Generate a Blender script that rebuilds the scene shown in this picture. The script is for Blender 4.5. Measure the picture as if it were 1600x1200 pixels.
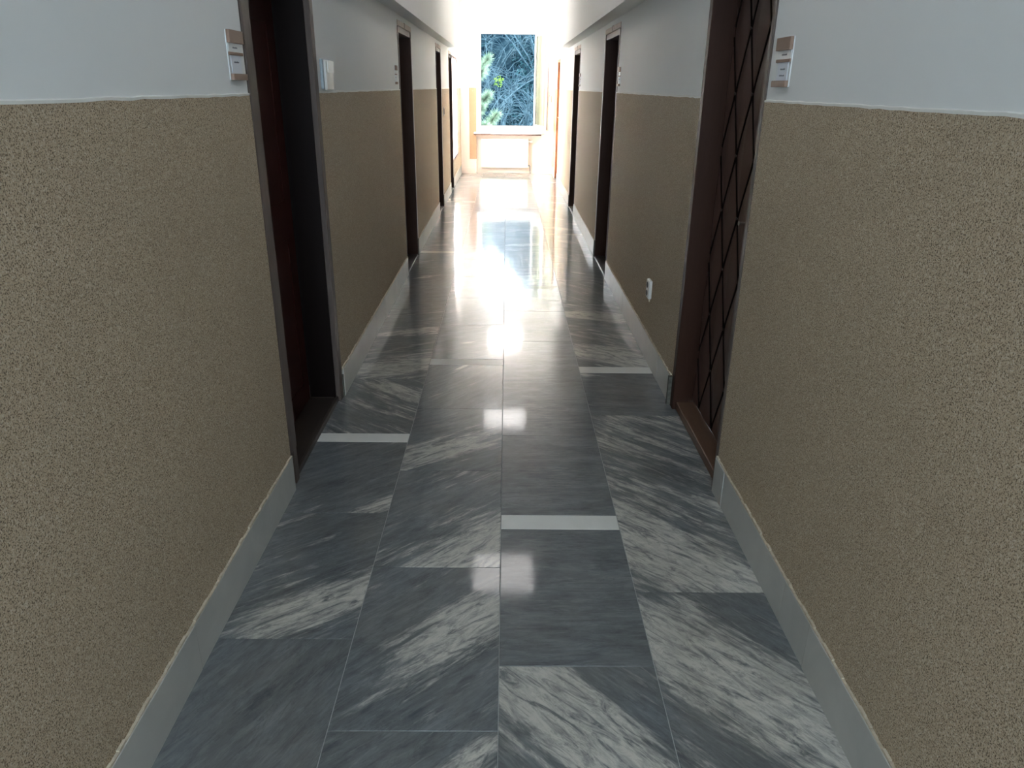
import bpy, bmesh, math, random
from mathutils import Vector, Matrix
from math import sin, cos, pi, radians as R
S = bpy.context.scene
for o in list(bpy.data.objects): bpy.data.objects.remove(o)
C = S.collection
# ------------------------------------------------------------------ camera
PITCH, YAW, ROLL, F = 0.3846, 0.0108, 0.0126, 1148.55
fw = Vector((sin(YAW)*cos(PITCH), cos(YAW)*cos(PITCH), -sin(PITCH)))
rt = Vector((cos(YAW), -sin(YAW), 0)); up = rt.cross(fw)
r2 = rt*cos(ROLL)+up*sin(ROLL); u2 = -rt*sin(ROLL)+up*cos(ROLL)
cd = bpy.data.cameras.new('camera'); cam = bpy.data.objects.new('camera', cd); C.objects.link(cam)
M4 = Matrix((r2, u2, -fw)).transposed().to_4x4(); M4.translation = Vector((0, 0, 1.5)); cam.matrix_world = M4
cd.sensor_width = 36; cd.lens = 36*F/1600; cd.clip_start = 0.02; cd.clip_end = 300
S.camera = cam
# ------------------------------------------------------------------ light
w = bpy.data.worlds.new('sky'); S.world = w; w.use_nodes = True
bg = w.node_tree.nodes['Background']; bg.inputs[0].default_value = (0.66, 0.84, 1.0, 1); bg.inputs[1].default_value = 6.2
def area(name, loc, rot, sx, sy, power, col, spread=180, portal=False):
    l = bpy.data.lights.new(name, 'AREA'); l.shape = 'RECTANGLE'; l.size = sx; l.size_y = sy; l.energy = power; l.color = col
    l.spread = R(spread); l.cycles.is_portal = portal
    o = bpy.data.objects.new(name, l); C.objects.link(o); o.location = loc; o.rotation_euler = rot; return o
sl = bpy.data.lights.new('sun', 'SUN'); sl.energy = 9.0; sl.angle = R(0.6); sl.color = (1.0, 0.93, 0.80)
so = bpy.data.objects.new('sun', sl); C.objects.link(so); so.rotation_euler = Vector((-0.80, 0.10, 0.62)).to_track_quat('Z', 'Y').to_euler()
# daylight arriving at the openings: far window, frosted side window, window of the hall end behind the camera
area('far_window_portal', (0.01, 14.47, 1.60), (R(-90), 0, 0), 1.14, 1.70, 1, (1, 1, 1), portal=True)
area('daylight_side_window', (-1.22, 12.65, 1.2), (0, R(-90), 0), 1.5, 1.1, 460, (1.0, 0.91, 0.86))
area('daylight_rear_window', (0.0, -3.4, 1.75), (R(90), 0, 0), 1.5, 1.7, 11, (0.97, 0.96, 1.0))
S.cycles.diffuse_bounces = 7; S.cycles.max_bounces = 14
S.view_settings.view_transform = 'Standard'; S.view_settings.look = 'None'; S.view_settings.gamma = 1
S.view_settings.use_curve_mapping = False; S.view_settings.exposure = 1.42
# ------------------------------------------------------------------ material helpers
class N:
    def __init__(s, name):
        s.m = bpy.data.materials.new(name); s.m.use_nodes = True; s.t = s.m.node_tree
        s.b = s.t.nodes['Principled BSDF']; s.out = s.t.nodes['Material Output']
    def n(s, typ, **k):
        nd = s.t.nodes.new(typ)
        for a, v in k.items(): setattr(nd, a, v)
        return nd
    def l(s, a, b): s.t.links.new(a, b)
    def pos(s, scale=(1, 1, 1)):
        g = s.n('ShaderNodeNewGeometry'); m = s.n('ShaderNodeMapping'); m.inputs['Scale'].default_value = scale
        s.l(g.outputs['Position'], m.inputs[0]); return m.outputs[0]
    def obj(s, scale=(1, 1, 1)):
        g = s.n('ShaderNodeTexCoord'); m = s.n('ShaderNodeMapping'); m.inputs['Scale'].default_value = scale
        s.l(g.outputs['Object'], m.inputs[0]); return m.outputs[0]
    def noise(s, vec, scale, detail=4, rough=.5, dist=0.0):
        t = s.n('ShaderNodeTexNoise'); t.inputs['Scale'].default_value = scale; t.inputs['Detail'].default_value = detail
        t.inputs['Roughness'].default_value = rough; t.inputs['Distortion'].default_value = dist
        s.l(vec, t.inputs['Vector']); return t.outputs[0]
    def ramp(s, fac, stops):
        r = s.n('ShaderNodeValToRGB'); e = r.color_ramp.elements
        while len(e) < len(stops): e.new(0.5)
        for i, (p, c) in enumerate(stops):
            e[i].position = p; e[i].color = (c, c, c, 1) if isinstance(c, (int, float)) else (*c, 1)
        s.l(fac, r.inputs[0]); return r.outputs[0]
    def math(s, op, a, b=None, c=None):
        m = s.n('ShaderNodeMath', operation=op)
        for i, v in enumerate((a, b, c)):
            if v is None: continue
            if isinstance(v, (int, float)): m.inputs[i].default_value = v
            else: s.l(v, m.inputs[i])
        return m.outputs[0]
    def mix(s, fac, a, b, mode='MIX'):
        m = s.n('ShaderNodeMix', data_type='RGBA', blend_type=mode)
        for i, v in ((0, fac), (6, a), (7, b)):
            if isinstance(v, (int, float)): m.inputs[i].default_value = v
            elif isinstance(v, tuple): m.inputs[i].default_value = (*v, 1)
            else: s.l(v, m.inputs[i])
        return m.outputs[2]
    def bump(s, h, strength, dist):
        b = s.n('ShaderNodeBump'); b.inputs['Strength'].default_value = strength; b.inputs['Distance'].default_value = dist
        s.l(h, b.inputs['Height']); s.l(b.outputs[0], s.b.inputs['Normal']); s.l(b.outputs[0], s.b.inputs['Coat Normal'])
    def base(s, c):
        if isinstance(c, tuple): s.b.inputs['Base Color'].default_value = (*c, 1)
        else: s.l(c, s.b.inputs['Base Color'])
    def set(s, rough=.5, spec=.5, metal=0):
        s.b.inputs['Roughness'].default_value = rough; s.b.inputs['Specular IOR Level'].default_value = spec; s.b.inputs['Metallic'].default_value = metal
def plain(name, col, rough=.5, spec=.5, metal=0, var=.12, scale=6, bump=0):
    a = N(name); a.set(rough, spec, metal); p = a.pos()
    n = a.noise(p, scale, 5, .6)
    a.base(a.mix(n, tuple(v*(1-var) for v in col), tuple(min(1, v*(1+var)) for v in col)))
    if bump: a.bump(a.noise(p, 90, 3), bump, .001)
    return a.m
M = {}
M['white_paint'] = plain('white_wall_paint', (.71, .725, .72), .6, .3, var=.03, scale=1.5, bump=.15)
M['end_paint'] = plain('white_end_wall_paint', (.86, .84, .81), .6, .3, var=.02, scale=2)
M['ceiling'] = plain('ceiling_paint', (.82, .81, .79), .8, .2, var=.03, scale=2)
def dado(name, base, dark, light):
    a = N(name); a.set(.75, .25); p = a.pos()
    n1 = a.noise(p, 330, 1.5, .5); n2 = a.noise(p, 250, 1.5, .5); n3 = a.noise(p, 2.2, 4, .5)
    c = a.mix(a.ramp(n1, [(.38, 1.0), (.50, 0.0)]), base, dark)
    c = a.mix(a.ramp(n2, [(.56, 0.0), (.68, .8)]), c, light)
    c = a.mix(a.ramp(n3, [(.3, .0), (.7, .22)]), c, tuple(v*.7 for v in base))
    a.base(c); a.bump(n2, .45, .003); return a.m
M['dado'] = dado('beige_granular_plaster', (.475, .375, .262), (.11, .080, .050), (.62, .54, .42))
M['dado_shade'] = dado('beige_dado_shade', (.38, .23, .135), (.30, .18, .11), (.42, .27, .17))  # shade put into the colour: end-wall dado strip the sun misses
M['cream'] = plain('cream_paint_and_sunlit_dado', (.82, .70, .62), .55, .3, var=.03)  # on the end-wall dado this cream carries the sunlight in its colour
M['edge_paint'] = plain('white_paint_edge', (.78, .78, .74), .6, .3, var=.1, scale=30)
M['mortar'] = plain('rough_mortar', (.50, .44, .34), .9, .1, var=.5, scale=60, bump=.6)
M['dark_mortar'] = plain('dark_broken_mortar', (.10, .10, .085), .9, .1, var=.8, scale=70, bump=.8)
def marble():
    a = N('grey_veined_marble')
    at = lambda nm: (lambda nd: (setattr(nd, 'attribute_type', 'OBJECT'), setattr(nd, 'attribute_name', nm), nd)[2])(a.n('ShaderNodeAttribute'))
    g = a.n('ShaderNodeNewGeometry')
    vr = a.n('ShaderNodeVectorRotate', rotation_type='Z_AXIS'); a.l(g.outputs['Position'], vr.inputs['Vector'])
    ang = a.math('MULTIPLY', at('vein_angle').outputs['Fac'], -pi/180)
    a.l(ang, vr.inputs['Angle']); vr.inputs['Center'].default_value = (0, 0, 0)
    ad = a.n('ShaderNodeVectorMath', operation='ADD'); a.l(vr.outputs[0], ad.inputs[0])
    cs = a.n('ShaderNodeCombineXYZ'); sd = at('seed').outputs['Fac']
    a.l(sd, cs.inputs[0]); a.l(a.math('MULTIPLY', sd, 1.7), cs.inputs[1]); a.l(a.math('MULTIPLY', sd, .37), cs.inputs[2]); a.l(cs.outputs[0], ad.inputs[1])
    def sc(v):
        m = a.n('ShaderNodeMapping'); m.inputs['Scale'].default_value = v; a.l(ad.outputs[0], m.inputs[0]); return m.outputs[0]
    warp = a.noise(sc((1, 1, 1)), 3.5, 5, .6)
    tone = a.noise(sc((1.6, 7, 1)), 1.5, 10, .68, .9)
    cloud = a.noise(sc((1.5, 2.5, 1)), 7, 7, .7, .3)
    streak = a.noise(sc((2.2, 17, 1)), 1.6, 9, .66, .7)
    big = a.noise(sc((1.2, 4.6, 1)), 1.7, 9, .62, 1.0)
    fine = a.noise(sc((5, 34, 1)), 1.7, 9, .72, .8)
    vein = a.noise(sc((1.3, 5.0, 2)), 2.4, 8, .6, 1.3)
    # patch: an ellipse of paler stone along the veins of that tile
    px, py, pr = (at(k).outputs['Fac'] for k in ('patch_x', 'patch_y', 'patch_size'))
    cp = a.n('ShaderNodeCombineXYZ'); a.l(px, cp.inputs[0]); a.l(py, cp.inputs[1])
    su = a.n('ShaderNodeVectorMath', operation='SUBTRACT'); a.l(g.outputs['Position'], su.inputs[0]); a.l(cp.outputs[0], su.inputs[1])
    v2 = a.n('ShaderNodeVectorRotate', rotation_type='Z_AXIS'); a.l(su.outputs[0], v2.inputs['Vector']); a.l(ang, v2.inputs['Angle'])
    m2 = a.n('ShaderNodeMapping'); m2.inputs['Scale'].default_value = (1, 3.0, 0); a.l(v2.outputs[0], m2.inputs[0])
    ln = a.n('ShaderNodeVectorMath', operation='LENGTH'); a.l(m2.outputs[0], ln.inputs[0])
    patch = a.math('MAXIMUM', a.math('SUBTRACT', 1.0, a.math('DIVIDE', ln.outputs['Value'], a.math('MAXIMUM', pr, .001))), 0)
    wh = at('white').outputs['Fac']
    sig = a.math('ADD', a.math('ADD', a.math('MULTIPLY', big, .36), a.math('ADD', a.math('MULTIPLY', streak, .44), a.math('MULTIPLY', fine, .20))), a.math('ADD', wh, a.math('MULTIPLY', patch, .24)))
    dark, mid, lite = (.060, .069, .077), (.185, .20, .21), (.54, .52, .47)
    tn = a.math('ADD', a.math('MULTIPLY', tone, .6), a.math('MULTIPLY', cloud, .4))
    c = a.mix(a.ramp(tn, [(.38, 0.0), (.50, .45), (.62, 1.0)]), dark, mid)
    c = a.mix(a.ramp(fine, [(.50, 0.0), (.62, .45), (.72, .6)]), c, (.24, .255, .25)); c = a.mix(a.ramp(fine, [(.34, .6), (.44, 0.0)]), c, (.05, .06, .066))
    c = a.mix(a.ramp(sig, [(.505, 0.0), (.545, .25), (.575, .70), (.62, 1.0)]), c, lite)
    lens = a.noise(sc((3.6, 15, 1)), 2.0, 7, .7, 1.2)
    c = a.mix(a.ramp(lens, [(.36, .92), (.45, .35), (.52, 0.0)]), c, (.105, .118, .125))
    mott = a.noise(sc((6, 16, 1)), 2.5, 8, .75, .6)
    c = a.mix(a.ramp(mott, [(.35, .55), (.55, 0.0)]), c, (.16, .17, .172))
    dv = a.math('ABSOLUTE', a.math('SUBTRACT', vein, .5))
    c = a.mix(a.ramp(dv, [(.0, .30), (.010, .0)]), c, (.05, .058, .060))
    c = a.mix(a.ramp(warp, [(.45, 0.0), (.7, .25)]), c, (.16, .15, .125), 'MIX')
    a.base(c); a.set(.30, .22)
    a.b.inputs['Roughness'].default_value = .30; a.b.inputs['Coat Weight'].default_value = .95; a.b.inputs['Coat IOR'].default_value = 1.55
    a.l(a.ramp(a.noise(a.pos(), 9, 4), [(.3, .05), (.75, .11)]), a.b.inputs['Coat Roughness'])
    a.bump(a.noise(a.pos((1, .45, 1)), 14, 2, .5), .035, .004); return a.m
M['marble'] = marble()
def whitemarble(name, c1, c2, rough):
    a = N(name); a.set(rough, .5); p = a.pos()
    a.base(a.mix(a.ramp(a.noise(p, 3.5, 8, .6, .8), [(.3, 0.0), (.7, 1.0)]), c1, c2))
    return a.m
M['white_strip'] = whitemarble('white_marble_strip', (.64, .64, .60), (.74, .73, .69), .10)
M['baseboard'] = whitemarble('pale_grey_marble', (.375, .375, .35), (.47, .465, .43), .42)
M['grout'] = plain('pale_grout', (.33, .34, .33), .8, .2, var=.4, scale=40)
def wood(name, col, rough=.35, spec=.4, sc=(30, 30, 2)):
    a = N(name); a.set(rough, spec); n = a.noise(a.pos(sc), 1.6, 8, .65, .6)
    a.base(a.mix(n, tuple(v*.62 for v in col), tuple(v*1.35 for v in col))); a.bump(n, .12, .001); return a.m
M['jamb'] = wood('dark_brown_wood', (.036, .015, .009), .5, .16)
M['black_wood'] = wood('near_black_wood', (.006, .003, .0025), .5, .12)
M['redwood'] = wood('red_brown_door_wood', (.034, .008, .006), .45, .2)
M['casing'] = wood('taupe_brown_casing', (.085, .064, .054), .5, .3)
M['threshold'] = wood('worn_brown_threshold', (.13, .072, .045), .42, .4, (30, 3, 30))
M['dark_threshold'] = wood('dark_threshold_wood', (.03, .022, .018), .45, .4, (30, 3, 30))
M['vinyl'] = plain('brown_quilted_vinyl', (.085, .046, .036), .40, .4, var=.15, scale=10, bump=.25)
M['button'] = plain('dark_brown_button', (.03, .017, .013), .4)
M['fold_shade'] = plain('black_brown_fold_shade', (.006, .003, .0025), .6, .1)  # near-black tone for the shade in the quilting folds
M['lintel'] = plain('pale_pink_plaster', (.60, .52, .48), .7, .2, var=.25, scale=25)
M['bar'] = plain('brown_laminate', (.235, .155, .115), .5, .3, var=.1, scale=20)
M['bar_dark'] = plain('dark_brown_edge', (.05, .03, .03), .5)
M['plate'] = plain('clear_white_plastic', (.60, .63, .64), .3, .5, var=.02)
M['card'] = plain('pale_card', (.62, .65, .70), .6, .2, var=.02)
M['ink'] = plain('grey_ink', (.16, .17, .19), .7, .2)
M['plastic'] = plain('white_plastic', (.60, .60, .57), .35, .5, var=.03)
M['plastic_grey'] = plain('blue_grey_plastic', (.27, .32, .35), .4, .5, var=.03)
M['dark_hole'] = plain('dark_hole', (.02, .02, .02), .6)
M['metal'] = plain('steel', (.35, .34, .33), .3, .5, metal=1, var=.05)
M['window_white'] = plain('white_window_paint', (.82, .82, .80), .35, .4, var=.02)
M['bead'] = plain('grey_seal', (.16, .16, .15), .6, .2)
M['sill_brown'] = plain('brown_sill_edge', (.07, .035, .022), .6, .3, var=.3, scale=30)
M['radiator'] = plain('cream_radiator_enamel', (.85, .82, .70), .35, .4, var=.02)
M['sunlit_brown'] = wood('sunlit_brown_frame', (.24, .085, .035), .4)  # brown door wood with the sun's warm brightness put into its colour
M['brown_frame'] = wood('brown_window_frame', (.10, .04, .03), .4)
M['stone'] = plain('facade_render', (.5, .48, .44), .9, .1, var=.1)
def glass():
    a = N('window_glass'); tr = a.n('ShaderNodeBsdfTransparent'); gl = a.n('ShaderNodeBsdfGlossy'); gl.inputs['Roughness'].default_value = .02
    tr.inputs[0].default_value = (.88, .93, .85, 1)
    lw = a.n('ShaderNodeLayerWeight'); lw.inputs[0].default_value = .5; fc = a.math('ADD', a.math('MULTIPLY', a.math('POWER', lw.outputs['Facing'], 5.0), .8), .03); mx = a.n('ShaderNodeMixShader')
    a.l(fc, mx.inputs[0]); a.l(tr.outputs[0], mx.inputs[1]); a.l(gl.outputs[0], mx.inputs[2]); a.l(mx.outputs[0], a.out.inputs[0]); return a.m
M['glass'] = glass()
def frosted():
    a = N('frosted_glass'); tl = a.n('ShaderNodeBsdfTranslucent'); tl.inputs[0].default_value = (.95, .95, .93, 1)
    df = a.n('ShaderNodeBsdfDiffuse'); df.inputs[0].default_value = (.8, .8, .8, 1); mx = a.n('ShaderNodeMixShader'); mx.inputs[0].default_value = .12
    a.l(tl.outputs[0], mx.inputs[1]); a.l(df.outputs[0], mx.inputs[2]); a.l(mx.outputs[0], a.out.inputs[0]); return a.m
M['frosted'] = frosted()
def lamp(name, col, st):
    a = N(name); a.base((.8, .8, .78)); a.set(.3, .5); a.b.inputs['Emission Color'].default_value = (*col, 1); a.b.inputs['Emission Strength'].default_value = st; return a.m
M['lamp_on'] = lamp('lit_panel_diffuser', (1.0, .89, .85), 18.0)
M['lamp_dim'] = lamp('dim_panel_diffuser', (1.0, .96, .94), 1.7)
M['lamp_mid'] = lamp('middle_panel_diffuser', (1.0, .96, .93), 2.6)
M['lamp_added'] = lamp('added_panel_diffuser', (1.0, .97, .96), 1.5)  # extra glowing panel out of view, added to brighten the near walls
# ------------------------------------------------------------------ mesh helpers
class MB:
    def __init__(s): s.v = []; s.f = []
    def quad(s, *p):
        i = len(s.v); s.v += [tuple(q) for q in p]; s.f.append(tuple(range(i, i+len(p)))); return s
    def box(s, x0, x1, y0, y1, z0, z1):
        i = len(s.v); s.v += [(x, y, z) for z in (z0, z1) for y in (y0, y1) for x in (x0, x1)]
        s.f += [tuple(i+k for k in q) for q in ((0, 2, 3, 1), (4, 5, 7, 6), (0, 1, 5, 4), (2, 6, 7, 3), (0, 4, 6, 2), (1, 3, 7, 5))]; return s
    def tile(s, x0, x1, y0, y1, z0, z1, c=.0012):   # top edges chamfered
        i = len(s.v)
        s.v += [(x0, y0, z0), (x1, y0, z0), (x1, y1, z0), (x0, y1, z0), (x0, y0, z1-c), (x1, y0, z1-c), (x1, y1, z1-c), (x0, y1, z1-c),
                (x0+c, y0+c, z1), (x1-c, y0+c, z1), (x1-c, y1-c, z1), (x0+c, y1-c, z1)]
        s.f += [tuple(i+k for k in q) for q in ((0, 3, 2, 1), (0, 1, 5, 4), (1, 2, 6, 5), (2, 3, 7, 6), (3, 0, 4, 7), (4, 5, 9, 8), (5, 6, 10, 9), (6, 7, 11, 10), (7, 4, 8, 11), (8, 9, 10, 11))]; return s
    def tube(s, pts, rad, n=6, cap=True):
        pts = [Vector(p) for p in pts]; rads = rad if isinstance(rad, (list, tuple)) else [rad]*len(pts); i0 = len(s.v)
        for k, p in enumerate(pts):
            d = (pts[min(k+1, len(pts)-1)]-pts[max(k-1, 0)]).normalized()
            a = d.cross(Vector((0, 0, 1)) if abs(d.z) < .9 else Vector((1, 0, 0))).normalized(); b = d.cross(a)
            for j in range(n):
                t = 2*pi*j/n; s.v.append(tuple(p+(a*cos(t)+b*sin(t))*rads[k]))
        for k in range(len(pts)-1):
            for j in range(n):
                q = i0+k*n; s.f.append((q+j, q+(j+1) % n, q+n+(j+1) % n, q+n+j))
        if cap: s.f.append(tuple(i0+j for j in range(n))); s.f.append(tuple(i0+(len(pts)-1)*n+n-1-j for j in range(n)))
        return s
    def build(s, name, mat, parent=None, bevel=0, smooth=False, kind=None, label=None):
        me = bpy.data.meshes.new(name); me.from_pydata(s.v, [], s.f); me.validate()
        bm = bmesh.new(); bm.from_mesh(me); bmesh.ops.recalc_face_normals(bm, faces=bm.faces)
        if smooth:
            for f in bm.faces: f.smooth = True
        bm.to_mesh(me); bm.free()
        me.materials.append(M[mat] if isinstance(mat, str) else mat)
        o = bpy.data.objects.new(name, me); C.objects.link(o)
        if parent: o.parent = parent; o.matrix_parent_inverse = Matrix.Translation(-parent.location) if parent.type == 'EMPTY' else Matrix()
        if bevel:
            b = o.modifiers.new('bevel', 'BEVEL'); b.width = bevel; b.segments = 2; b.limit_method = 'ANGLE'
        if kind: o['kind'] = kind
        if label: o['label'] = label
        return o
def thing(name, label, cat, loc, group=None):
    o = bpy.data.objects.new(name, None); C.objects.link(o); o.location = loc; o.empty_display_size = .05
    o['label'] = label; o['category'] = cat
    if group: o['group'] = group
    return o
def struct(name, loc=(0, 0, 0)):
    o = bpy.data.objects.new(name, None); C.objects.link(o); o.location = loc; o['kind'] = 'structure'; return o
# ------------------------------------------------------------------ dimensions
XL, XR, YB, YF = -.838, .850, -3.2, 14.1       # wall planes, rear end, far end
ZS, ZC, ZD, ZB, ZT = 2.0, 2.9, 1.465, .150, 1.925   # soffit underside, ceiling, dado top, baseboard top, door head
YBOX = 11.35                                     # where the side boxes end
# openings: side, near y, far y, head
OP = {'L': [(2.562, 3.510), (6.17, 7.00), (9.36, 10.04), (11.38, 12.00), (12.04, 13.30)], 'R': [(2.580, 3.440), (6.10, 7.00), (9.33, 10.15), (12.77, 13.42)]}
# ------------------------------------------------------------------ floor
floor = MB().box(-1.1, 1.1, YB, YF+.25, -.15, -.0022).build('floor', 'grout', kind='structure')
CX = [-.872, -.437, -.009, .4265, .868]
cuts = {  # y cuts; a pair marked S is a white strip
 0: [-2.1, -1.6, -1.0, -.33, .35, 1.03, 1.712, 2.395, 2.992, 'S', 3.08, 3.77, 4.45, 5.13, 5.8, 6.45, 7.07, 'S', 7.16, 7.84, 8.5, 9.15, 9.8, 10.42, 'S', 10.52, 11.2, 11.88, 12.5, 13.2, 13.9, 14.1],
 1: [-2.1, -1.35, -.67, .02, .70, 1.382, 2.06, 2.73, 3.37, 3.997, 'S', 4.092, 4.77, 5.45, 6.13, 6.8, 7.5, 8.15, 8.83, 9.5, 10.2, 10.9, 11.6, 12.2, 12.9, 13.5, 14.1],
 2: [-2.1, -1.12, -.45, .24, .92, 1.607, 2.293, 'S', 2.388, 3.07, 3.75, 4.43, 5.11, 5.74, 'S', 5.83, 6.5, 7.2, 7.9, 8.6, 9.25, 9.9, 10.6, 11.3, 12.0, 12.7, 13.4, 14.1],
 3: [-2.1, -1.47, -.8, -.1, .57, 1.253, 1.936, 3.305, 3.885, 'S', 3.982, 4.65, 5.33, 6.0, 6.7, 7.4, 8.06, 'S', 8.15, 8.83, 9.5, 10.2, 10.9, 11.55, 12.15, 12.77, 'S', 12.87, 13.5, 14.1]}
# vein angle, white, patch (x, y, size) for the tiles that can be read; keyed by column and near cut
V = {(0, 1.03): (62, -.10, 0, 0, 0), (0, 1.712): (35, -.03, -.50, 1.90, .45), (0, 2.395): (38, -.05, -.44, 2.47, .28), (0, 3.08): (-38, .0, -.55, 3.6, .30),
     (0, 3.77): (18, .02, -.62, 3.95, .45), (0, 4.45): (18, -.02, -.6, 4.6, .3), (0, .35): (62, -.10, 0, 0, 0),
     (1, .70): (40, -.04, -.15, 1.2, .3), (1, 1.382): (42, -.045, -.10, 1.78, .42), (1, 2.06): (42, -.02, -.10, 2.18, .60), (1, 2.73): (34, -.04, -.28, 2.93, .48), (1, 3.37): (50, -.07, -.25, 3.95, .18),
     (2, .92): (-46, -.01, .15, 1.45, .5), (2, 1.607): (2, -.10, 0, 0, 0), (2, 2.388): (2, -.10, 0, 0, 0), (2, 3.07): (2, -.09, 0, 0, 0), (2, 3.75): (3, -.09, 0, 0, 0), (2, 4.43): (2, -.08, 0, 0, 0),
     (3, .57): (-46, .005, .6, 1.0, .6), (3, 1.253): (-46, .008, .66, 1.55, .62), (3, 1.936): (-42, .035, .55, 2.15, .55), (3, 3.305): (-8, -.10, .46, 3.85, .16), (3, 3.982): (-32, .03, .7, 4.15, .5), (3, 4.65): (-20, .01, .6, 5, .4)}
rnd = random.Random(7)
for c, cl in cuts.items():
    x0, x1 = CX[c], CX[c+1]; i = 0; strip = False; prev = cl[0]; 
    for k in cl[1:]:
        if k == 'S': strip = True; continue
        g = .0011
        if strip:
            MB().tile(x0+g, x1-g, prev+.0007, k-.0007, -.01, .0002).build('marble_strip', 'white_strip', floor, label='white marble strip')
        else:
            o = MB().tile(x0+g, x1-g, prev+.0008, k-.0008, -.01, 0).build('marble_tile', 'marble', floor)
            key = (c, prev); v = V.get(key) or ({0: 25, 1: 30, 2: 4, 3: -35}[c]+rnd.uniform(-12, 12), rnd.uniform(-.07, .02), x0+.2, prev+.3, rnd.uniform(0, .3))
            o['vein_angle'] = float(v[0]); o['white'] = float(v[1]); o['patch_x'] = float(v[2]); o['patch_y'] = float(v[3]); o['patch_size'] = float(v[4]); o['seed'] = rnd.uniform(0, 30)
        strip = False; prev = k
# ------------------------------------------------------------------ walls
def wall(side):
    s = -1 if side == 'L' else 1; X = XL if s < 0 else XR
    a, b = (X-.30, X) if s < 0 else (X, X+.30)
    w = MB(); y = YB; ops = OP[side]; segs = []
    for (y0, y1) in ops: segs.append((y, y0)); y = y1
    segs.append((y, YF+.3))
    for (y0, y1) in segs: w.box(a, b, y0, y1, 0, ZT)
    w.box(a, b, YB, YF+.3, ZT, ZC+.1)
    if side == 'L': w.box(a, b, 12.04, 13.30, 0, .40)
    W = w.build('wall_left' if s < 0 else 'wall_right', 'white_paint', kind='structure')
    rr = random.Random(5 if s < 0 else 9)
    for (y0, y1) in segs + ([(12.04, 13.30)] if side == 'L' else []):
        y1 = min(y1, YF)
        if y1-y0 < .05: continue
        t = .004; zt = .40 if (y0 == 12.04) else ZD
        m = MB(); n = max(2, int((y1-y0)/.05)); zz = [zt+rr.uniform(-.0014, .0014) for _ in range(n+1)]
        for k in range(n):     # slightly uneven top edge of the sprayed plaster
            ya, yb = y0+(y1-y0)*k/n, y0+(y1-y0)*(k+1)/n; xi = X-s*t
            m.quad((xi, ya, ZB-.01), (xi, yb, ZB-.01), (xi, yb, zz[k+1]), (xi, ya, zz[k])); m.quad((xi, ya, zz[k]), (xi, yb, zz[k+1]), (X, yb, zz[k+1]), (X, ya, zz[k]))
        for ye in (y0, y1): m.quad((xi, ye, ZB-.01), (X, ye, ZB-.01), (X, ye, zt), (xi, ye, zt))
        m.build('dado_plaster', 'dado', W, label='beige granular plaster')
        if zt == ZD:
            m = MB()
            for k in range(n):
                ya, yb = y0+(y1-y0)*k/n, y0+(y1-y0)*(k+1)/n
                m.quad((X-s*.0055, ya, zz[k]+.003), (X-s*.0055, yb, zz[k+1]+.003), (X-s*.0045, yb, zz[k+1]-.003), (X-s*.0045, ya, zz[k]-.003))
                m.quad((X-s*.0055, ya, zz[k]+.003), (X-s*.0055, yb, zz[k+1]+.003), (X, yb, zz[k+1]+.005), (X, ya, zz[k]+.005))
            m.build('paint_edge', 'edge_paint', W, label='white paint edge')
    return W, segs
wl, segL = wall('L'); wr, segR = wall('R')
# far end wall with window opening and radiator niche
WX0, WX1, WZ0, WZ1 = -.56, .58, .745, 2.43
we = MB()
for bx in ((-1.14, WX0, YF, YF+.35, 0, ZC+.1), (.646, 1.15, YF, YF+.35, 0, ZC+.1), (WX1, .646, YF, YF+.35, .70, ZC+.1), (WX0, WX1, YF, YF+.35, WZ1, ZC+.1), (WX0, .646, YF+.13, YF+.35, 0, .70), (WX0, WX1, YF+.18, YF+.35, .70, WZ0)):
    we.box(*bx)
we = we.build('wall_back', 'end_paint', kind='structure')
MB().box(XL, WX0, YF-.004, YF, .10, ZD).build('dado_plaster', 'cream', we, label='dado coloured cream as if sunlit')
MB().box(.646, XR, YF-.004, YF, .10, ZD).build('dado_plaster', 'cream', we, label='dado coloured cream as if sunlit')
MB().box(WX0, .646, YF+.126, YF+.13, .0, .69).build('niche_back', 'cream', we, label='cream niche wall')
MB().box(XL, WX0, YF-.014, YF, 0, .10).box(.646, XR, YF-.014, YF, 0, .10).build('baseboard_strip', 'cream', we)
# rear end wall behind the camera with a window opening
wf = MB()
for bx in ((-1.14, -.75, YB-.25, YB, 0, ZC+.1), (.75, 1.15, YB-.25, YB, 0, ZC+.1), (-.75, .75, YB-.25, YB, 0, .9), (-.75, .75, YB-.25, YB, 2.6, ZC+.1)): wf.box(*bx)
wf.build('wall_front', 'white_paint', kind='structure')
MB().box(-1.14, 1.15, YB-.25, YF+.35, ZC, ZC+.2).build('ceiling', 'ceiling', kind='structure')
# side boxes below the ceiling
MB().box(XL-.01, -.722, YB, YBOX, ZS, ZC).build('trim_1', 'white_paint', kind='structure')
MB().box(.724, XR+.01, YB, YBOX-.25, ZS, ZC).build('trim_2', 'white_paint', kind='structure')
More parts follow.
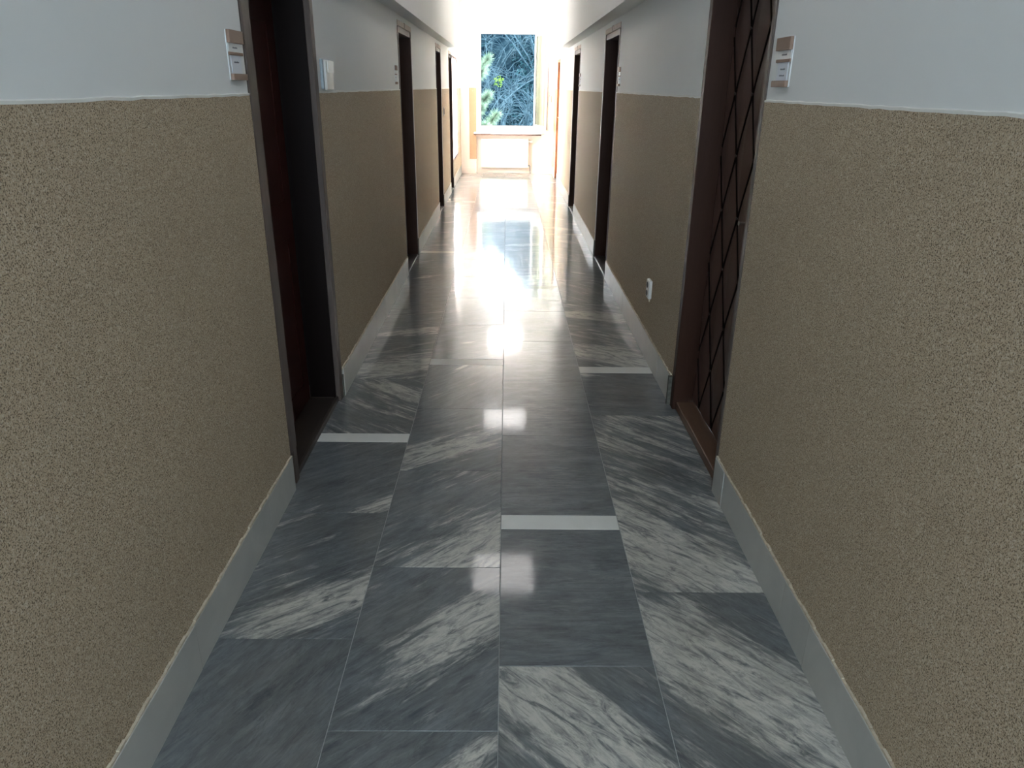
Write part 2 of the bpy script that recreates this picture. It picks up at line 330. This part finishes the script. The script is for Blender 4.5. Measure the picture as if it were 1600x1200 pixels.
# ------------------------------------------------------------------ baseboards
def baseboard(side, segs):
    s = -1 if side == 'L' else 1; X = XL if s < 0 else XR
    root = struct('baseboard_left' if s < 0 else 'baseboard_right')
    js = [1.590+.66*k for k in range(-8, 30)] if s < 0 else sorted([1.796, 1.607]+[1.607-.66*k for k in range(1, 8)]+[1.796+.66*k for k in range(1, 25)])
    rr = random.Random(3)
    mort = MB()
    for (y0, y1) in segs + ([(12.04, 13.30)] if s < 0 else []):
        y1 = min(y1, YF-.014)
        if y1-y0 < .05: continue
        if y0 == 3.510: y0 = 3.525
        if y0 == 3.440: y0 = 3.463
        c = [y0]+[j for j in js if y0+.08 < j < y1-.08]+[y1]
        for a, b in zip(c[:-1], c[1:]):
            th = .012+rr.uniform(-.001, .0015); m = MB(); m.tile(0, ZB-.0, a+.0009, b-.0009, 0, th)
            m.v = [(X-s*z, y, x) for (x, y, z) in m.v]; m.build('baseboard_tile', 'baseboard', root)
        n = int((y1-y0)/.03)
        for k in range(n):
            ya = y0+(y1-y0)*k/n; yb = ya+(y1-y0)/n; h = rr.uniform(.001, .009)
            mort.box(min(X, X-s*.011), max(X, X-s*.011), ya, yb, ZB-.004, ZB+h)
    mort.build('mortar_line', 'mortar', root, kind=None, label='rough pale mortar along the top')
    return root
bl = baseboard('L', segL); br = baseboard('R', segR)
MB().box(XR-.022, XR, 3.44, 3.463, 0, ZB+.004).build('broken_end', 'dark_mortar', br, label='broken dark mortar end')
MB().box(XL, XL+.010, 3.512, 3.524, 0, ZB-.03).build('broken_end', 'dark_mortar', bl, label='grey mortar end')
# ------------------------------------------------------------------ doors
def flush_door(n, side, y0, y1, jm, leafm, depth, zt=ZT, plinth=True):
    s = -1 if side == 'L' else 1; X = XL if s < 0 else XR
    root = struct('door_%d' % n, (X, (y0+y1)/2, 0)); e = .003
    def bx(mb, d0, d1, ya, yb, z0, z1):
        a, b = X+s*d0, X+s*d1; return mb.box(min(a, b), max(a, b), ya, yb, z0, z1)
    f = MB(); t = .045
    bx(f, -.004, depth+.06, y0+.004, y0+t, 0, zt-.006); bx(f, -.004, depth+.06, y1-t, y1-.004, 0, zt-.006); bx(f, .0, depth+.06, y0+t, y1-t, zt-.05, zt-.006)
    fr = f.build('door_frame', jm, root, bevel=.003)
    lf = bx(MB(), depth, depth+.04, y0+t+.002, y1-t-.002, .012, zt-.052).build('door_leaf', leafm, root, bevel=.002)
    pm = MB()                                             # raised mouldings on the leaf
    for (za, zb) in ((.12, .85), (1.0, zt-.17)):
        ya, yb = y0+t+.09, y1-t-.09
        for q in ((ya, yb, za, za+.02), (ya, yb, zb-.02, zb), (ya, ya+.02, za, zb), (yb-.02, yb, za, zb)): bx(pm, depth-.006, depth+.002, *q)
    pm.build('moulding', leafm, lf)
    h = MB(); hx = X+s*(depth-.004); yk = y0+t+.07
    bx(h, depth-.006, depth, yk-.018, yk+.018, .93, 1.09); h.tube([(hx, yk, 1.03), (X+s*(depth-.05), yk, 1.03), (X+s*(depth-.052), yk+.11, 1.03)], .008, 8)
    h.build('door_handle', 'metal', lf)
    bx(MB(), -.002, depth+.01, y0+t, y1-t, 0, .012).build('threshold', 'dark_threshold', root)
    l = MB(); bx(l, -.006, .05, y0-.004, y1+.004, zt-.004, zt+.035); l.build('lintel', 'lintel', root, bevel=.004, label='pale plaster lintel')
    k = MB(); bx(k, -.0075, 0, (y0+y1)/2-.02, (y0+y1)/2-.01, zt-.002, zt+.037); k.build('lintel_crack', 'dark_mortar', root)
    if plinth: bx(MB(), -.010, .0, y1-.04, y1-.002, 0, ZB).build('plinth', 'dark_mortar', root, label='dark end block at the floor')
    st = MB(); bx(st, -.0055, .01, y1-.002, y1+.010, ZB+.005, zt); st.build('plaster_edge', 'edge_paint', root, label='pale plaster edge')
    return root
# left near door: deep recess, taupe casing, red-brown leaf
d1 = struct('door_1', (XL, 3.03, 0)); y0, y1 = 2.562, 3.510
zt1 = ZS-.01
MB().box(XL-.02, XL+.004, 2.574, 2.655, .150, ZT).box(XL-.02, XL+.002, 2.610, 2.655, 0, .152).build('casing', 'casing', d1, bevel=.003, label='taupe casing board')
MB().box(XL-.02, XL+.006, 3.452, 3.508, 0, ZT).build('casing', 'casing', d1, bevel=.003, label='taupe casing board')
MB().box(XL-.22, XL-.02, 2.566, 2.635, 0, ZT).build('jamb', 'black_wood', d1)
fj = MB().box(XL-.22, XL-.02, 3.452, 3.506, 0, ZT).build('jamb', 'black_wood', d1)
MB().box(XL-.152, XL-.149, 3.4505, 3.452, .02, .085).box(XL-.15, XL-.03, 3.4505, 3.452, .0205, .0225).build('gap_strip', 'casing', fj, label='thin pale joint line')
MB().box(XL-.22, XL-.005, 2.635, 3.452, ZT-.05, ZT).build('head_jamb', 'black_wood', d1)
lf = MB().box(XL-.18, XL-.150, 2.638, 3.449, .012, ZT-.052).build('door_leaf', 'redwood', d1, bevel=.002, label='dark red-brown leaf')
pm = MB()
for (za, zb) in ((.12, .85), (1.0, 1.75)):
    for q in ((2.74, 3.35, za, za+.02), (2.74, 3.35, zb-.02, zb), (2.74, 2.76, za, zb), (3.33, 3.35, za, zb)): pm.box(XL-.152, XL-.146, *q)
pm.build('moulding', 'redwood', lf)
MB().box(XL-.150, XL-.145, 2.68, 2.715, .93, 1.09).tube([(XL-.150, 2.70, 1.03), (XL-.105, 2.70, 1.03), (XL-.103, 2.81, 1.03)], .008, 8).build('door_handle', 'metal', lf)
MB().box(XL-.155, XL-.022, 2.635, 3.452, 0, .020).box(XL-.022, XL-.008, 2.655, 3.470, 0, .026).build('threshold', 'dark_threshold', d1, bevel=.002)
# right near door: padded and quilted
d2 = struct('door_2', (XR, 3.01, 0))
MB().box(XR-.006, XR+.14, 3.385, 3.438, 0, ZT).build('jamb', 'jamb', d2, bevel=.004)
MB().box(XR-.006, XR+.14, 2.582, 2.612, ZB*.0, ZT).build('jamb', 'casing', d2, bevel=.003)
MB().box(XR, XR+.14, 2.612, 3.385, ZT-.05, ZT).build('head_jamb', 'jamb', d2)
MB().box(XR+.012, XR+.105, 2.612, 3.385, 0, .042).build('threshold', 'threshold', d2, bevel=.005, label='worn brown wooden threshold')
lf = MB().box(XR+.100, XR+.135, 2.614, 3.383, .045, ZT-.052).build('door_leaf', 'jamb', d2)
# upholstery: a cushioned height field whose seams form tall diamonds
DW, DH, DY, DZ = .232, .474, 2.921, 1.720
def pad(y, z):
    u = (y-DY)/DW+(z-DZ)/DH; v = (y-DY)/DW-(z-DZ)/DH      # seams where u or v is whole (u-v parity follows)
    a = abs(u-round(u)); b = abs(v-round(v)); d = min(a, b)
    h = min(1, d/.5)**.5*.014
    node = math.hypot(a, b); h -= .006*math.exp(-(node/.10)**2)
    ed = min(y-2.614, 3.383-y, z-.045, (ZT-.052)-z); h *= min(1, max(0, ed/.02))**.5
    return h
m = MB(); ny, nz = 150, 340; ya, yb, za, zb = 2.614, 3.383, .045, ZT-.052
for j in range(nz+1):
    for i in range(ny+1):
        y = ya+(yb-ya)*i/ny; z = za+(zb-za)*j/nz; m.v.append((XR+.100-pad(y, z), y, z))
for j in range(nz):
    for i in range(ny):
        q = j*(ny+1)+i; m.f.append((q, q+1, q+ny+2, q+ny+1))
ph = m.build('padding', 'vinyl', lf, smooth=True, label='brown vinyl padding quilted in tall diamonds')
for fam in (1, -1):
    for n_ in range(-12, 13):
        pts = []
        for q in range(0, 121):
            y = 2.622+(3.375-2.622)*q/120; z = DZ+fam*DH*(n_-(y-DY)/DW)
            if .055 < z < ZT-.062: pts.append((XR+.0955, y, z))
        if len(pts) > 3: MB().tube(pts, .0036, 6).build('fold_shade_line', 'fold_shade', lf)  # dark cords laid in to draw the shade of the folds
k = -2
for row in range(-1, 9):
    z = DZ-row*DH/2
    for c in range(-2, 4):
        y = DY+(c+(.5 if row % 2 else 0))*DW
        if 2.64 < y < 3.36 and .08 < z < 1.85:
            b = MB(); 
            for q, (rr_, dx) in enumerate(((.008, 0), (.007, .004), (.003, .006))):
                for t in range(8): b.v.append((XR+.098-dx-.002, y+rr_*cos(t*pi/4), z+rr_*sin(t*pi/4)))
            for q in range(2):
                for t in range(8): b.f.append((q*8+t, q*8+(t+1) % 8, q*8+8+(t+1) % 8, q*8+8+t))
            b.f.append(tuple(range(16, 24))); b.build('upholstery_button', 'button', lf, smooth=True)
MB().tube([(XR+.1, 2.872, 1.018), (XR+.055, 2.872, 1.018), (XR+.052, 2.872, 1.018)], [.006, .006, .010], 8).build('door_handle', 'metal', lf, label='small steel knob')
flush_door(3, 'L', *OP['L'][1], 'jamb', 'jamb', .10)
flush_door(4, 'R', *OP['R'][1], 'jamb', 'jamb', .10)
flush_door(5, 'L', *OP['L'][2], 'jamb', 'jamb', .10)
flush_door(6, 'R', *OP['R'][2], 'jamb', 'jamb', .10)
flush_door(7, 'L', *OP['L'][3], 'jamb', 'jamb', .08)
flush_door(8, 'R', *OP['R'][3], 'sunlit_brown', 'sunlit_brown', .05, plinth=False)
# ------------------------------------------------------------------ far window
w1 = struct('window_1', (0, YF, .74))
f = MB(); ya, yb = YF+.005, YF+.075
for bx in ((WX0, -.468, ya, yb, WZ0, WZ1), (.492, WX1, ya, yb, WZ0, WZ1), (-.468, .492, ya, yb, WZ0, .832), (-.468, .492, ya, yb, 2.345, WZ1)): f.box(*bx)
f.build('window_frame', 'window_white', w1, bevel=.006)
f = MB()
for bx in ((-.478, -.462, YF+.02, YF+.028, .832, 2.345), (.484, .498, YF+.02, YF+.028, .832, 2.345), (-.468, .492, YF+.02, YF+.028, .826, .842)): f.box(*bx)
f.build('seal', 'bead', w1)
MB().tile(-.595, .622, YF-.075, YF+.14, .700, .728, .004).build('window_sill', 'window_white', w1)
MB().box(-.597, .624, YF-.079, YF+.12, .678, .700).box(-.47, -.30, YF-.080, YF-.07, .698, .705).build('sill_edge', 'sill_brown', w1, label='brown broken sill edge')
MB().box(-.55, .57, YF+.0, YF+.18, .728, .746).build('sill_block', 'window_white', w1)
for hz in (1.05, 2.15): MB().tube([(.505, YF-.005, hz-.04), (.505, YF-.005, hz+.04)], .009, 8).build('hinge', 'window_white', w1)
# open casement, hinged on the right
sash = bpy.data.objects.new('casement', None); C.objects.link(sash); sash.parent = w1
sash.matrix_parent_inverse = Matrix.Translation(-w1.location); sash.location = (.500, YF-.008, 0); sash.rotation_euler = (0, 0, R(-79.5+0)); sash['label'] = 'white casement open into the corridor'
def sbuild(mb, name, mat, bevel=0, label=None):
    o = mb.build(name, mat, None, bevel=bevel, label=label); o.parent = sash; return o
# local: +x along the leaf away from the hinge, y thickness
LW, z0, z1 = .955, .805, 2.365
f = MB(); t = .062
for bx in ((0, t, -.025, .025, z0, z1), (LW-t, LW, -.025, .025, z0, z1), (t, LW-t, -.025, .025, z0, z0+t), (t, LW-t, -.025, .025, z1-t, z1)): f.box(*bx)
sbuild(f, 'casement_frame', 'window_white', .005)
sbuild(MB().box(t, LW-t, -.004, .004, z0+t, z1-t), 'pane', 'glass')
g = MB()
for bx in ((t, t+.012, -.014, .014, z0+t, z1-t), (LW-t-.012, LW-t, -.014, .014, z0+t, z1-t)): g.box(*bx)
sbuild(g, 'glazing_bead', 'bead')
sbuild(MB().box(LW, LW+.004, -.008, .008, z0+.02, z1-.02), 'espagnolette_rail', 'metal')
sbuild(MB().box(LW-.045, LW-.015, .025, .033, 1.28, 1.42).tube([(LW-.03, .03, 1.36), (LW-.03, .07, 1.36), (LW-.03, .075, 1.26)], .008, 8), 'window_handle', 'metal')
sash.rotation_euler = (0, 0, math.atan2(-.955*cos(R(10.5)), .955*sin(R(10.5))))
# ------------------------------------------------------------------ frosted side window near the far end
w2 = struct('window_2', (XL, 12.67, .4))
f = MB(); a, b = XL-.06, XL+.005
for bx in ((a, b, 12.044, 12.09, .40, ZT), (a, b, 13.235, 13.296, .40, ZT), (a, b, 12.09, 13.235, .40, .435), (a, b, 12.09, 13.235, ZT-.035, ZT)): f.box(*bx)
f.build('window_frame', 'brown_frame', w2, bevel=.004)
MB().box(a+.005, b-.002, 12.645, 12.675, .435, ZT-.035).build('mullion', 'window_white', w2)
for (p0, p1) in ((12.09, 12.645), (12.675, 13.235)):
    MB().box(XL-.016, XL-.010, p0, p1, .435, ZT-.035).build('pane', 'frosted', w2, label='white frosted glass')
# ------------------------------------------------------------------ things on the walls and at the far end
rad = thing('radiator', 'cream panel radiator in the niche below the far window', 'radiator', (-.033, YF+.06, 0))
MB().box(-.464, .397, YF+.022, YF+.034, .105, .600).build('front_panel', 'radiator', rad, bevel=.006)
m = MB()
for i in range(22): x = -.455+i*.0395; m.box(x, x+.020, YF+.034, YF+.085, .115, .590)
m.build('convector_fin', 'radiator', rad)
MB().box(-.464, .397, YF+.085, YF+.097, .105, .600).build('rear_panel', 'radiator', rad, bevel=.006)
MB().box(-.464, .397, YF+.026, YF+.094, .600, .610).build('top_grille', 'radiator', rad, bevel=.003)
MB().tube([(.397, YF+.06, .565), (.425, YF+.06, .565)], .010, 8).tube([(.425, YF+.06, .565), (.470, YF+.06, .565)], .021, 12).build('valve', 'window_white', rad, smooth=False)
MB().tube([(.397, YF+.06, .135), (.44, YF+.06, .135), (.44, YF+.06, .02), (.44, YF+.06, 0)], .009, 8).tube([(.405, YF+.06, .135), (.43, YF+.06, .135)], .018, 10).build('pipe', 'metal', rad)
for x in (-.40, .33): MB().box(x, x+.03, YF+.095, YF+.127, .42, .50).build('bracket', 'metal', rad)
bp = thing('dado_shadow_strip', 'tall narrow beige shadow strip on the end wall left of the window, built as a board', 'shadow strip', (-.612, YF-.004, .26))  # shaded strip of dado, made as a beige board
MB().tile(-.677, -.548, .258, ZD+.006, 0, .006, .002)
m = MB(); m.tile(-.677, -.551, .258, ZD+.006, 0, .010, .002); m.v = [(x, YF-.004-z, y) for (x, y, z) in m.v]; m.build('shadow_strip_board', 'dado_shade', bp)
for z in (.30, 1.42): MB().tube([(-.614, YF-.0125, z), (-.614, YF-.0155, z)], .005, 8).build('added_screw', 'metal', bp)  # screw heads invented along with the board
hc = thing('access_hatch', 'small white square access cover low on the end wall right of the radiator', 'hatch', (.765, YF-.004, .11))
MB().box(.698, .832, YF-.012, YF-.004, .114, .325).build('hatch_frame', 'cream', hc, bevel=.002)
MB().box(.712, .818, YF-.016, YF-.012, .128, .311).build('hatch_door', 'window_white', hc, bevel=.002)
def nameplate(side, yc, label, z0=1.505, z1=1.645, w=.125, group=None, lines=(1,)):
    s = -1 if side == 'L' else 1; X = XL if s < 0 else XR; r = thing('nameplate', label, 'sign', (X, yc, z0), group)
    def bx(d0, d1, ya, yb, za, zb):
        p, q = X-s*d0, X-s*d1; return MB().box(min(p, q), max(p, q), ya, yb, za, zb)
    h = z1-z0; ya, yb = yc-w/2, yc+w/2
    back = bx(0, .003, ya, yb, z0, z1).build('backing_plate', 'plate', r)
    for (f0, f1, th, lo) in ((.74, 1.0, .013, 0), (.50, .565, .008, 0), (.0, .13, .014, 0)):
        o = bx(.003, th, ya+.001, yb-.001, z0+h*f0, z0+h*f1).build('holder_bar', 'bar', r, bevel=.0015)
    bx(.003, .0045, ya+.006, yb-.012, z0+h*.565, z0+h*.74).build('name_card', 'plate', r)
    card = bx(.003, .0045, ya+.018, yb-.020, z0+h*.13, z0+h*.50).build('name_card', 'card', r, label='pale card with small grey writing')
    rr = random.Random(int(yc*100)); rowz = [z0+h*.65]+[z0+h*(.36-.13*i) for i in range(len(lines))]
    for ri, zc in enumerate(rowz):      # lettering too small to read: short grey strokes
        m = MB()
        y = yc-.022
        while y < yc+.018:
            wd = rr.uniform(.002, .0045)
            p, q = X-s*.0045, X-s*.0050; m.box(min(p, q), max(p, q), y, y+wd, zc-.0018, zc+.0018+rr.choice((0, .001))); y += wd+.0015
        m.build('lettering', 'ink', r, kind='stuff')
    return r
nameplate('L', 2.474, 'nameplate with brown bars on the left wall beside the nearest door', 1.508, 1.648)
nameplate('R', 2.452, 'nameplate with brown bars on the right wall beside the quilted door', 1.508, 1.648, lines=(1, 2))
nameplate('L', 5.975, 'small nameplate on the left wall before the second door', 1.505, 1.635, .085)
nameplate('R', 6.005, 'small nameplate on the right wall before the second door', 1.510, 1.645, .10)
nameplate('R', 9.245, 'tiny nameplate on the right wall before the third door', 1.51, 1.65, .10)
# white wall unit next to the left door
wu = thing('intercom', 'white wall intercom with raised top panel beside the nearest left door', 'intercom', (XL, 3.65, 1.48))
MB().box(XL, XL+.014, 3.575, 3.725, 1.478, 1.605).build('back_shell', 'plastic_grey', wu, bevel=.004)
MB().box(XL+.014, XL+.028, 3.582, 3.718, 1.474, 1.600).build('front_shell', 'plastic', wu, bevel=.005)
MB().box(XL+.028, XL+.034, 3.600, 3.716, 1.548, 1.598).build('raised_panel', 'window_white', wu, bevel=.003, label='bright raised upper panel')
# socket on the right wall
sk = thing('wall_socket', 'white surface socket low on the right wall past the quilted door', 'socket', (XR, 4.19, .36))
MB().box(XR-.024, XR, 4.135, 4.215, .362, .470).build('socket_body', 'plastic', sk, bevel=.008)
for z in (.392, .440):
    MB().tube([(XR-.0245, 4.175, z), (XR-.0255, 4.175, z)], .018, 12).build('socket_cup', 'dark_hole', sk)
MB().box(XR-.010, XR-.002, 4.170, 4.180, .340, .362).build('cable_stub', 'mortar', sk, label='short cable stub')
sw = thing('light_switch', 'small grey switch on the left wall past the third door', 'switch', (XL, 10.33, 1.13))
MB().box(XL, XL+.010, 10.29, 10.37, 1.13, 1.24).build('switch_plate', 'plastic_grey', sw, bevel=.003)
MB().box(XL+.010, XL+.014, 10.305, 10.355, 1.15, 1.22).build('rocker', 'dark_hole', sw, bevel=.002)
# ceiling panels; the one almost overhead is an added fill light
for (y, mt, lab) in ((2.35, 'lamp_added', 'added unseen ceiling panel light almost overhead'), (5.90, 'lamp_dim', 'square white ceiling panel light, nearest of those ahead'), (9.45, 'lamp_mid', 'square white ceiling panel light, second ahead'), (13.0, 'lamp_on', 'brightly lit square ceiling panel light near the far window')):
    t = thing('ceiling_light', lab, 'light', (0, y, ZC), 'square panel lights along the ceiling')
    f = MB(); a = .30
    for bx in ((-a, a, y-a, y-a+.02, ZC-.05, ZC), (-a, a, y+a-.02, y+a, ZC-.05, ZC), (-a, -a+.02, y-a+.02, y+a-.02, ZC-.05, ZC), (a-.02, a, y-a+.02, y+a-.02, ZC-.05, ZC)): f.box(*bx)
    f.build('light_frame', 'window_white', t); MB().box(-a+.02, a-.02, y-a+.02, y+a-.02, ZC-.045, ZC-.01).build('diffuser', mt, t)
# ------------------------------------------------------------------ outside: shaded slope, bare thicket, pine
def foliage(name, c1, c2, sc=3, rough=.7):
    a = N(name); a.set(rough, 0); a.base(a.mix(a.ramp(a.noise(a.pos(), sc, 5, .6), [(.35, 0.0), (.65, 1.0)]), c1, c2)); return a.m
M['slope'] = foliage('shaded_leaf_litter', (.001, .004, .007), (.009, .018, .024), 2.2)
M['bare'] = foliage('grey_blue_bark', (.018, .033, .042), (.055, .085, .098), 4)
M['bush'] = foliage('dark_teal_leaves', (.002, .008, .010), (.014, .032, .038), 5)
M['needle'] = foliage('sunlit_pine_needles', (.07, .11, .07), (.25, .30, .20), 7)  # brighter base colour stands for sunlight on the pine
M['lime'] = foliage('lime_leaves', (.05, .10, .015), (.11, .17, .03), 9)
M['pale_leaf'] = foliage('pale_green_leaves', (.10, .14, .06), (.22, .26, .13), 3)
M['bark'] = foliage('pine_bark', (.07, .05, .035), (.15, .11, .08), 6)
rn = random.Random(21)
def hz(x, y):
    t = (y-17)/17.0; t = max(0, t)
    top = 6.4+1.2*math.tanh(x*.8)
    return -5+ (top+5)*min(1, t)**.9 + .35*sin(x*1.3+y*.7)+.25*sin(x*2.9-y*1.1)
m = MB(); nx, nyy = 60, 44
for j in range(nyy+1):
    for i in range(nx+1):
        x = -24+48*i/nx; y = 15.5+22*j/nyy; m.v.append((x+rn.uniform(-.1, .1), y, hz(x, y)+rn.uniform(-.18, .18)))
for j in range(nyy):
    for i in range(nx): q = j*(nx+1)+i; m.f.append((q, q+1, q+nx+2, q+nx+1))
hill = m.build('hillside', 'slope', smooth=True, kind='structure')
gr = MB().box(-24, 24, 14.6, 38, -6.4, -5.2).build('ground', 'slope', kind='structure')
def leafcloud(mb, c, r, n, sz, rr):
    for _ in range(n):
        d = Vector((rr.gauss(0, 1), rr.gauss(0, 1), rr.gauss(0, 1))).normalized()*r*rr.random()**.4; p = Vector(c)+Vector((d.x, d.y*.7, d.z))
        a = Vector((rr.gauss(0, 1), rr.gauss(0, 1), rr.gauss(0, 1))).normalized(); b = a.orthogonal().normalized()*sz*.4; a *= sz
        mb.quad(p-a, p+b, p+a, p-b)
# undergrowth and bare arching twigs nobody could count
leaves, limbs, twigs = MB(), MB(), MB(); bi = 0
for row in range(7):
    y = 23+row*1.7
    for k in range(4):
        x = -2.6+k*1.75+rn.uniform(-.5, .5); z = hz(x, y); leafcloud(leaves, (x, y, z+.35), .95, 420, .085, random.Random(bi)); bi += 1
un = leaves.build('undergrowth', 'bush', kind='stuff', label='dark teal undergrowth on the shaded slope behind the bare twigs'); un['category'] = 'bushes'
sd = 0
for (x, y, h) in ((.2, 20.2, 2.6), (.9, 21.0, 3.0), (-.3, 21.6, 3.3), (.6, 22.4, 3.0), (1.3, 23.2, 3.4), (-.9, 23.5, 3.2), (.1, 24.5, 3.0), (1.0, 25.5, 3.0), (-.7, 26.5, 2.8), (.4, 27.5, 2.8), (1.5, 28, 2.6), (-1.3, 29, 2.4), (.0, 30, 2.4), (1.0, 31, 2.2)):
    rr = random.Random(100+sd); sd += 1; z = hz(x, y)-.1; lean = rn.uniform(-.8, .8)
    for q in range(7):
        a = rr.uniform(0, 2*pi); sp = rr.uniform(.25, .75)*h; pts = []
        for k in range(9):
            u = k/8; pts.append(Vector((x+cos(a)*sp*u+lean*u*u+rr.uniform(-.03, .03), y+.5*sin(a)*sp*u, z+h*(1.25*u-.55*u*u)+rr.uniform(-.03, .03))))
        limbs.tube(pts, [.030*(1-.75*k/8) for k in range(9)], 5)
        for k in range(2, 9):
            for j in range(4):
                p = pts[k]; d = Vector((rr.gauss(0, 1), rr.gauss(0, .5), rr.gauss(.2, .9))).normalized(); L = rr.uniform(.25, .7); q_ = [p, p+d*L*.5+Vector((0, 0, .04)), p+d*L+Vector((0, 0, -.10*rr.random()))]
                twigs.tube(q_, [.009, .006, .003], 3, False)
th = limbs.build('thicket', 'bare', kind='stuff', label='grey-blue tangle of bare arching branches seen through the far window'); th['category'] = 'branches'
twigs.build('twig', 'bare', th, kind='stuff')
# pine at the left, boughs reaching into view
pt = thing('pine_tree', 'pine tree with pale green needled boughs at left of the far window view', 'tree', (-2.0, 19.6, -5.2))
MB().tube([(-2.0, 19.6, -5.2), (-1.95, 19.6, 0), (-2.0, 19.6, 4.2)], [.20, .15, .06], 10).build('trunk', 'bark', pt, smooth=True)
def bough(p0, p1, p2, seed, rad=.14):
    rr = random.Random(seed); b = MB().tube([p0, p1, p2], [.035, .022, .008], 6).build('bough', 'bark', pt)
    nd = MB(); p0, p1, p2 = Vector(p0), Vector(p1), Vector(p2)
    for k in range(60):
        u = .35+.65*k/59; c = p0*(1-u)**2+p1*2*u*(1-u)+p2*u*u; ax = (p1*(1-u)-p0*(1-u)+p2*u-p1*u).normalized()
        for q in range(60):
            d = (Vector((rr.gauss(0, 1), rr.gauss(0, 1), rr.gauss(0, 1))).normalized()+ax*.6).normalized(); L = rad*rr.uniform(.55, 1.1)
            sdv = d.orthogonal().normalized()*.008; nd.quad(c-sdv, c+sdv, c+d*L)
    nd.build('needle_cluster', 'needle', b, kind='stuff')
for i, (p0, p1, p2, rad) in enumerate((
    ((-1.97, 19.6, .6), (-1.2, 19.6, 1.1), (-.47, 19.5, 2.12), .20), ((-1.97, 19.6, .9), (-1.3, 19.5, 1.3), (-.60, 19.4, 1.85), .22),
    ((-1.96, 19.6, -.3), (-1.2, 19.5, .4), (-.46, 19.4, 1.30), .20), ((-1.96, 19.6, -.5), (-1.1, 19.4, .3), (-.62, 19.2, 1.02), .20),
    ((-1.96, 19.6, -.9), (-1.0, 19.2, -.1), (-.26, 19.0, .86), .20), ((-1.96, 19.6, -1.1), (-1.1, 19.0, -.1), (-.52, 18.8, .60), .22),
    ((-2.0, 19.6, 2.2), (-2.6, 19.6, 2.6), (-3.3, 19.5, 3.0), .2), ((-2.0, 19.6, 3.0), (-2.4, 19.9, 3.6), (-2.6, 20.2, 4.2), .2))):
    bough(p0, p1, p2, i+1, rad)
lf_ = thing('leafy_tree', 'pale green leafy tree mirrored in the open casement pane', 'tree', (-6.5, 29, hz(-6.5, 29)-.3))
mb = MB(); z_ = hz(-6.5, 29); leafcloud(mb, (-6.5, 29, 2.6), 2.2, 2600, .13, random.Random(12)); mb.build('foliage', 'pale_leaf', lf_)
MB().tube([(-6.5, 29, z_-.3), (-6.4, 29, z_+1.2), (-6.5, 29, 3.2)], [.18, .13, .05], 8).build('trunk', 'bark', lf_)
lt = thing('lime_shrub', 'small lime green shrub among the bare twigs outside', 'shrub', (-.26, 22.0, hz(-.26, 22)-.1))
mb = MB(); leafcloud(mb, (-.24, 22.0, 1.62), .16, 70, .035, random.Random(4)); mb.build('foliage', 'lime', lt)
zz = hz(-.26, 22)-.1; MB().tube([(-.26, 22, zz), (-.3, 22, .3), (-.24, 22, 1.7)], [.02, .012, .006], 6).build('stem', 'bare', lt)
